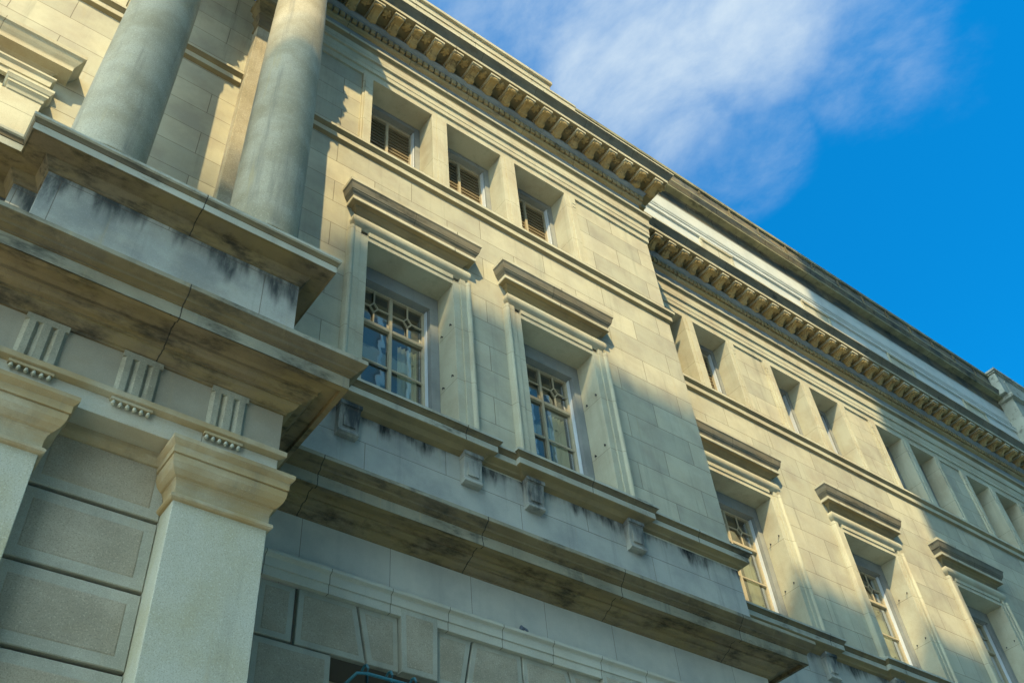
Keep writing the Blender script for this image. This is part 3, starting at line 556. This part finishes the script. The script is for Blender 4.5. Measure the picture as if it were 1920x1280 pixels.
# upper entablature of the portico, above the columns
m = MB(); m.box(-6, 2.415, -1.42, 0, 16.96, 18.0); m.sweep([(0, 17.15), (0.02, 17.16), (0.02, 17.3), (0.05, 17.32), (0.05, 17.38), (0, 17.4)], [(-6, -1.42), (2.415, -1.42), (2.415, -0.15)])
m.sweep([(0, 17.7), (0.1, 17.8), (0.1, 17.9), (0.35, 18.1), (0.36, 18.4), (0.42, 18.5), (0.51, 18.75), (0.51, 18.9), (0, 18.95)], [(-6, -1.42), (2.415, -1.42), (2.415, -0.15)]); m.box(-6, 2.415, -1.419, 0, 18.0, 18.93); m.build('portico_entablature', M_TOP, B)

# ---- window behind the left column, with its pilastered frame
m = MB(); zb, zt = 9.2, 11.4
m.box(-0.62, -0.20, -0.12, 0.33, zb, 11.36); m.box(-2.40, -1.90, -0.12, 0.33, zb, 11.36); m.box(-1.90, -0.62, -.05, .33, 11.40, 11.5)
wo = m.build('window', M_PLAIN, B, bevel=.004, label='window with pilastered frame at the far left behind the podium')
m = MB(); m.sweep([(0, 11.36), (0.012, 11.37), (0.02, 11.40), (0.005, 11.405), (0.012, 11.43), (0.03, 11.46), (0.04, 11.465), (0.04, 11.50), (0.05, 11.51), (0.065, 11.55), (0.07, 11.56), (0.07, 11.60), (0, 11.61)], [(-0.56, 0.3), (-0.56, -0.12), (-0.21, -0.12), (-0.21, 0.02)]); m.build('capital', M_PLAIN, wo)
m = MB(); m.sweep([(0.0, 11.61), (0.05, 11.612), (0.052, 11.70), (0.07, 11.705), (0.072, 11.80), (0.09, 11.82), (0.10, 11.83), (0.10, 11.86), (0.0, 11.87)], [(-2.4, 0.02), (-2.4, -0.07), (-0.28, -0.07), (-0.28, 0.02)])
m.sweep([(0.02, 11.87), (0.015, 12.0), (0.02, 12.02), (0.05, 12.05), (0.08, 12.065), (0.20, 12.07), (0.20, 12.13), (0.205, 12.15), (0.23, 12.20), (0.26, 12.27), (0.28, 12.29), (0.285, 12.345), (0, 12.39)], [(-2.4, 0.02), (-2.4, -0.02), (-0.28, -0.02), (-0.28, 0.02)]); m.build('hood', M_TRIM, wo)
m = MB(); m.box(-1.9, -1.82, .55, .6, 9.2, 11.4); m.box(-.70, -.62, .55, .6, 9.2, 11.4); m.box(-1.3, -1.22, .55, .6, 9.2, 11.4); m.build('frame', M_WOOD, wo)
m = MB(); m.face(((-1.9, .59, 9.2), (-.62, .59, 9.2), (-.62, .59, 11.4), (-1.9, .59, 11.4))); m.build('pane', M_GLASS, wo)

# ---- main entablature: architrave, frieze, modillion cornice
EP = [(2.42, 0.0), (XB, 0.0), (XB, YC), (XE, YC)]
m = MB(); m.sweep([(0.0, 16.19), (0.03, 16.192), (0.03, 16.355), (0.062, 16.357), (0.062, 16.465), (0.07, 16.47), (0.07, 16.64), (0.104, 16.643), (0.104, 16.845), (0.108, 16.85)], EP); o = m.build('architrave', M_PLAIN, B)
m = MB(); m.sweep([(0.108, 16.85), (0.115, 16.88), (0.125, 16.91), (0.155, 16.93), (0.16, 16.94), (0.16, 16.985), (0.03, 17.01)], EP, seg=[(16.935, 0), (17.1, 1)]); m.build('crown_moulding', [M_BROWN, M_LIT], o)
m = MB(); m.sweep([(0.03, 16.99), (0.03, 17.40)], EP); m.build('frieze', M_SHADE, B)
m = MB(); m.box(2.42, XB - .0015, 0.0015, YC + .5, 16.2, 18.25); m.box(XB - .8, XE, YC + .0015, YC + 1, 16.2, 18.25); m.build('entablature_core', M_PLAIN, B)
co = MB(); co.sweep([(0.03, 17.385), (0.045, 17.39), (0.05, 17.405), (0.075, 17.42), (0.092, 17.45), (0.095, 17.475), (0.085, 17.49), (0.06, 17.50), (0.06, 17.645), (0.125, 17.65), (0.13, 17.655), (0.13, 17.68), (0.145, 17.69), (0.165, 17.715), (0.18, 17.74), (0.18, 17.765), (0.13, 17.77), (0.13, 17.965), (0.515, 17.975), (0.525, 17.972), (0.528, 18.045), (0.525, 18.05), (0.53, 18.065), (0.545, 18.10), (0.58, 18.15), (0.62, 18.19), (0.638, 18.20), (0.64, 18.205), (0.64, 18.245), (0.0, 18.30)], EP, seg=[(17.505, 0), (17.769, 2), (17.972, 4), (18.049, 1), (18.203, 3), (18.4, 1)])
cor = co.build('cornice', [M_TOP, M_LIT, M_SHADE, M_CYMA, M_BROWN], B)
md = MB(); md.box(-0.098, 0.098, -0.47, -0.13, 17.918, 17.972, 0); md.box(-0.102, 0.102, -0.506, -0.13, 17.886, 17.932, 1)
SH = [(-0.13, 17.887), (-0.47, 17.887), (-0.482, 17.87), (-0.478, 17.84), (-0.455, 17.828), (-0.42, 17.838), (-0.38, 17.845), (-0.34, 17.838), (-0.29, 17.815), (-0.25, 17.785), (-0.22, 17.755), (-0.19, 17.74), (-0.15, 17.745), (-0.13, 17.77)]
md.extrude_x(SH, -0.074, 0.074)
md.extrude_x([(y - (0.012 if y < -.2 else 0), z - .016) for y, z in SH[2:-1]] + [(-0.14, 17.85)], -0.034, 0.034)
md.tube([(-0.088, -0.205, 17.80), (0.088, -0.205, 17.80)], 0.056, 10); md.tube([(-0.086, -0.452, 17.858), (0.086, -0.452, 17.858)], 0.030, 8)
mod = md.build('modillion', [M_MOD, M_LIT], cor)
rs = MB(); rs.blob((0, -0.36, 17.975), 0.075, 0.075, 0.045); 
for i in range(5): rs.blob((0.06 * math.cos(i * 1.257), -0.36 + 0.06 * math.sin(i * 1.257), 17.975), 0.04, 0.04, 0.05, seg=8, rings=5)
ros = rs.build('rosette', M_MOD, cor, smooth=True)
PM = 0.4085; x = 3.64 - 2 * PM; first = True
mods = []
while x < XB + 0.4: mods.append((x, 0.0, 0)); x += PM
mods = [q for q in mods if q[0] > 2.75]
mods += [(XB, 0.245, 90), (XB, 0.655, 90)]
x = XB + 0.82 + 0.40
while x < XE - .1 and len(mods) < 96: mods.append((x, YC, 0)); x += 0.405
for i, (mx, my, rot) in enumerate(mods):
    c = mod if i == 0 else mod.copy()
    r = ros if i == 0 else ros.copy()
    if i: COL.objects.link(c); COL.objects.link(r)
    c.location = (mx, my, 0); c.rotation_euler = (0, 0, math.radians(rot)); 
    off = PM / 2
    r.location = (mx + (off if not rot else 0), my + (off if rot else 0), 0); r.rotation_euler = c.rotation_euler
    c.parent = cor; r.parent = cor
# dentils: the hundred that show largest singly, the rest as one
dm = MB(); dm.box(-0.043, 0.043, -0.125, -0.05, 17.515, 17.644); den = dm.build('dentil', M_TOP, cor, bevel=0.004)
dl = []; x = 2.9
while x < XB + 0.17: dl.append((x, 0.0)); x += 0.1195
for j in range(8): dl.append((None, 0.05 + j * 0.1195))
x = XB + 0.30
rest = MB()
while x < XE:
    if len(dl) < 100: dl.append((x, YC))
    else: rest.box(x - .038, x + .038, YC - 0.125, YC - 0.05, 17.515, 17.644)
    x += 0.1195
for i, (dx, dy) in enumerate(dl):
    c = den if i == 0 else den.copy()
    if i: COL.objects.link(c)
    c.parent = cor
    if dx is None: c.location = (XB, dy, 0); c.rotation_euler = (0, 0, math.radians(90))
    else: c.location = (dx, dy, 0)
o = rest.build('dentils', M_TOP, cor); o['kind'] = 'stuff'
# blocking course above the bay cornice
m = MB(); m.box(2.0, 8.33, -0.30, 0.8, 18.25, 19.24); m.box(2.0, 8.35, -0.32, 0.8, 19.24, 19.30); m.box(2.0, 7.74, -0.27, .8, 19.30, 19.58); m.box(2.0, 7.78, -0.32, .8, 19.58, 19.68); m.build('parapet', M_TRIM, B, bevel=.006)

# ---- attic storey set back above the wing
YA = 1.5
wall('attic_wall', 4.0, 40, 18.0, 22.33, YA, [], M_ATTIC, thick=2.0, label='pale attic wall set back above the wing cornice')
m = MB(); m.sweep([(0, 21.05), (0.05, 21.06), (0.05, 21.18), (0.07, 21.2), (0.07, 21.24), (0, 21.26)], [(4, YA), (40, YA)]); m.sweep([(0, 21.40), (0.02, 21.402), (0.02, 21.42), (0.012, 21.425), (0.012, 21.44), (0.02, 21.445), (0.02, 21.465), (0, 21.47)], [(4, YA), (40, YA)]); m.build('attic_string_course', M_ATTIC, B)
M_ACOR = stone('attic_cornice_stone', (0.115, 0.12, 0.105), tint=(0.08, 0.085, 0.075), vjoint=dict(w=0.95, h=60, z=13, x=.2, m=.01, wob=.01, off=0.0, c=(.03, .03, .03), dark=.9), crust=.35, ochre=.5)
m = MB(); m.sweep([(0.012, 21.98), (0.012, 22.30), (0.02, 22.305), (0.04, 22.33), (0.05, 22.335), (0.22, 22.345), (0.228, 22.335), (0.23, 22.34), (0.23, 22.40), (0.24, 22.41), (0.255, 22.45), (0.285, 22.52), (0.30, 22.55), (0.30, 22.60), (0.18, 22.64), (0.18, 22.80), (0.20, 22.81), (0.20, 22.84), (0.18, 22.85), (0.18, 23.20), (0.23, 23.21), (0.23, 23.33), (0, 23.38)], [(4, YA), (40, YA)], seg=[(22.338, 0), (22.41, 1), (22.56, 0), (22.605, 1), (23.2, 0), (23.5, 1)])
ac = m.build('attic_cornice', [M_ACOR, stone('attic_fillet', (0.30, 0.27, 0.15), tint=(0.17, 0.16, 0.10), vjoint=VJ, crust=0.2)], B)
x = 10.0
while x < 32:
    d = MB(); d.box(-.022, .022, YA - .215, YA - .17, 22.65, 23.205); d.build('parapet_rib', M_CORN, ac, (x, 0, 0)); x += 1.15
for x in (14.75, 18.61, 22.36, 26.05):
    m = MB(); hw = .52; m.box(x - hw - .07, x - hw, YA - .03, YA + .02, 19, 20.97); m.box(x + hw, x + hw + .07, YA - .03, YA + .02, 19, 20.97); m.box(x - hw - .07, x + hw + .07, YA - .05, YA + .02, 20.97, 21.04); m.build('attic_window', M_TRIM, B)
    m = MB(); m.box(x - hw, x + hw, YA - .012, YA + .01, 19, 20.97); m.build('attic_panel', M_LIT, B)
# raised end pavilion of the attic
m = MB(); m.box(28.45, 40, 1.05, 3.4, 20.0, 22.25); m.box(28.33, 40, 0.93, 3.4, 22.25, 22.40); m.box(28.15, 40, 1.05, 3.4, 22.40, 23.30); m.box(28.05, 40, 0.95, 3.4, 23.30, 23.38); m.box(28.1, 40, 1.0, 3.4, 23.25, 23.2995); m.box(28.6, 29.7, 1.03, 1.06, 22.6, 23.1); m.build('end_pavilion', M_FASC, B, bevel=.006, label='raised attic pavilion at the far right end of the roofline')

# ------------------------------------------------------------------ office blocks across the street (they shade the front and show in the panes)
M_CONC = plain('office_concrete', (0.50, 0.49, 0.46), 0.8, noise_amt=0.1, scale=1)
def office(x0, x1, y0, y1, h, name, label, bay, fl):
    t = thing(name, label, 'building', ((x0 + x1) / 2, y1, 0)); ox, oy = (x0 + x1) / 2, y1
    m = MB(); m.box(x0 - ox, x1 - ox, y0 - oy, -0.3, 0, h - .5); m.box(x0 - ox + (2.5 if h < 60 else 0), x1 - ox, y0 - oy, -0.3, h - .5, h); m.build('core', M_CONC, t)
    m = MB(); z = 0.4
    m.box(x0 - ox, x1 - ox, -0.3, -0.05, 0, h - .8); m.build('curtain_wall', M_OGLASS, t)
    m = MB(); n = int(h / fl)
    for i in range(n + 1): m.box(x0 - ox, x1 - ox, -0.049, 0.04, i * h / n - (.55 if i else 0), min(i * h / n + .35, h - .5))
    m.build('spandrels', M_CONC, t)
    m = MB(); k = int((x1 - x0) / bay)
    for i in range(k + 1):
        xx = x0 - ox + (x1 - x0) * i / k; m.box(max(xx - .09, x0 - ox), min(xx + .09, x1 - ox), .041, .16, 0, h - .5)
    m.build('mullions', M_ALU, t)
    return t
office(-13.75, 3.1, -42, -22, 44.0, 'office_building', 'lower glass office block across the street from the portico', 1.5, 3.6)
office(33, 75, -44, -22.2, 52.0, 'office_building', 'added unseen glass office block beyond the tower, placed to darken the wing', 1.6, 3.7)  # added out of view to cut side sky light on the wing
office(3.15, 32, -44, -22.2, 74.0, 'office_tower', 'tall glass office tower across the street from the long wing', 1.6, 3.7)
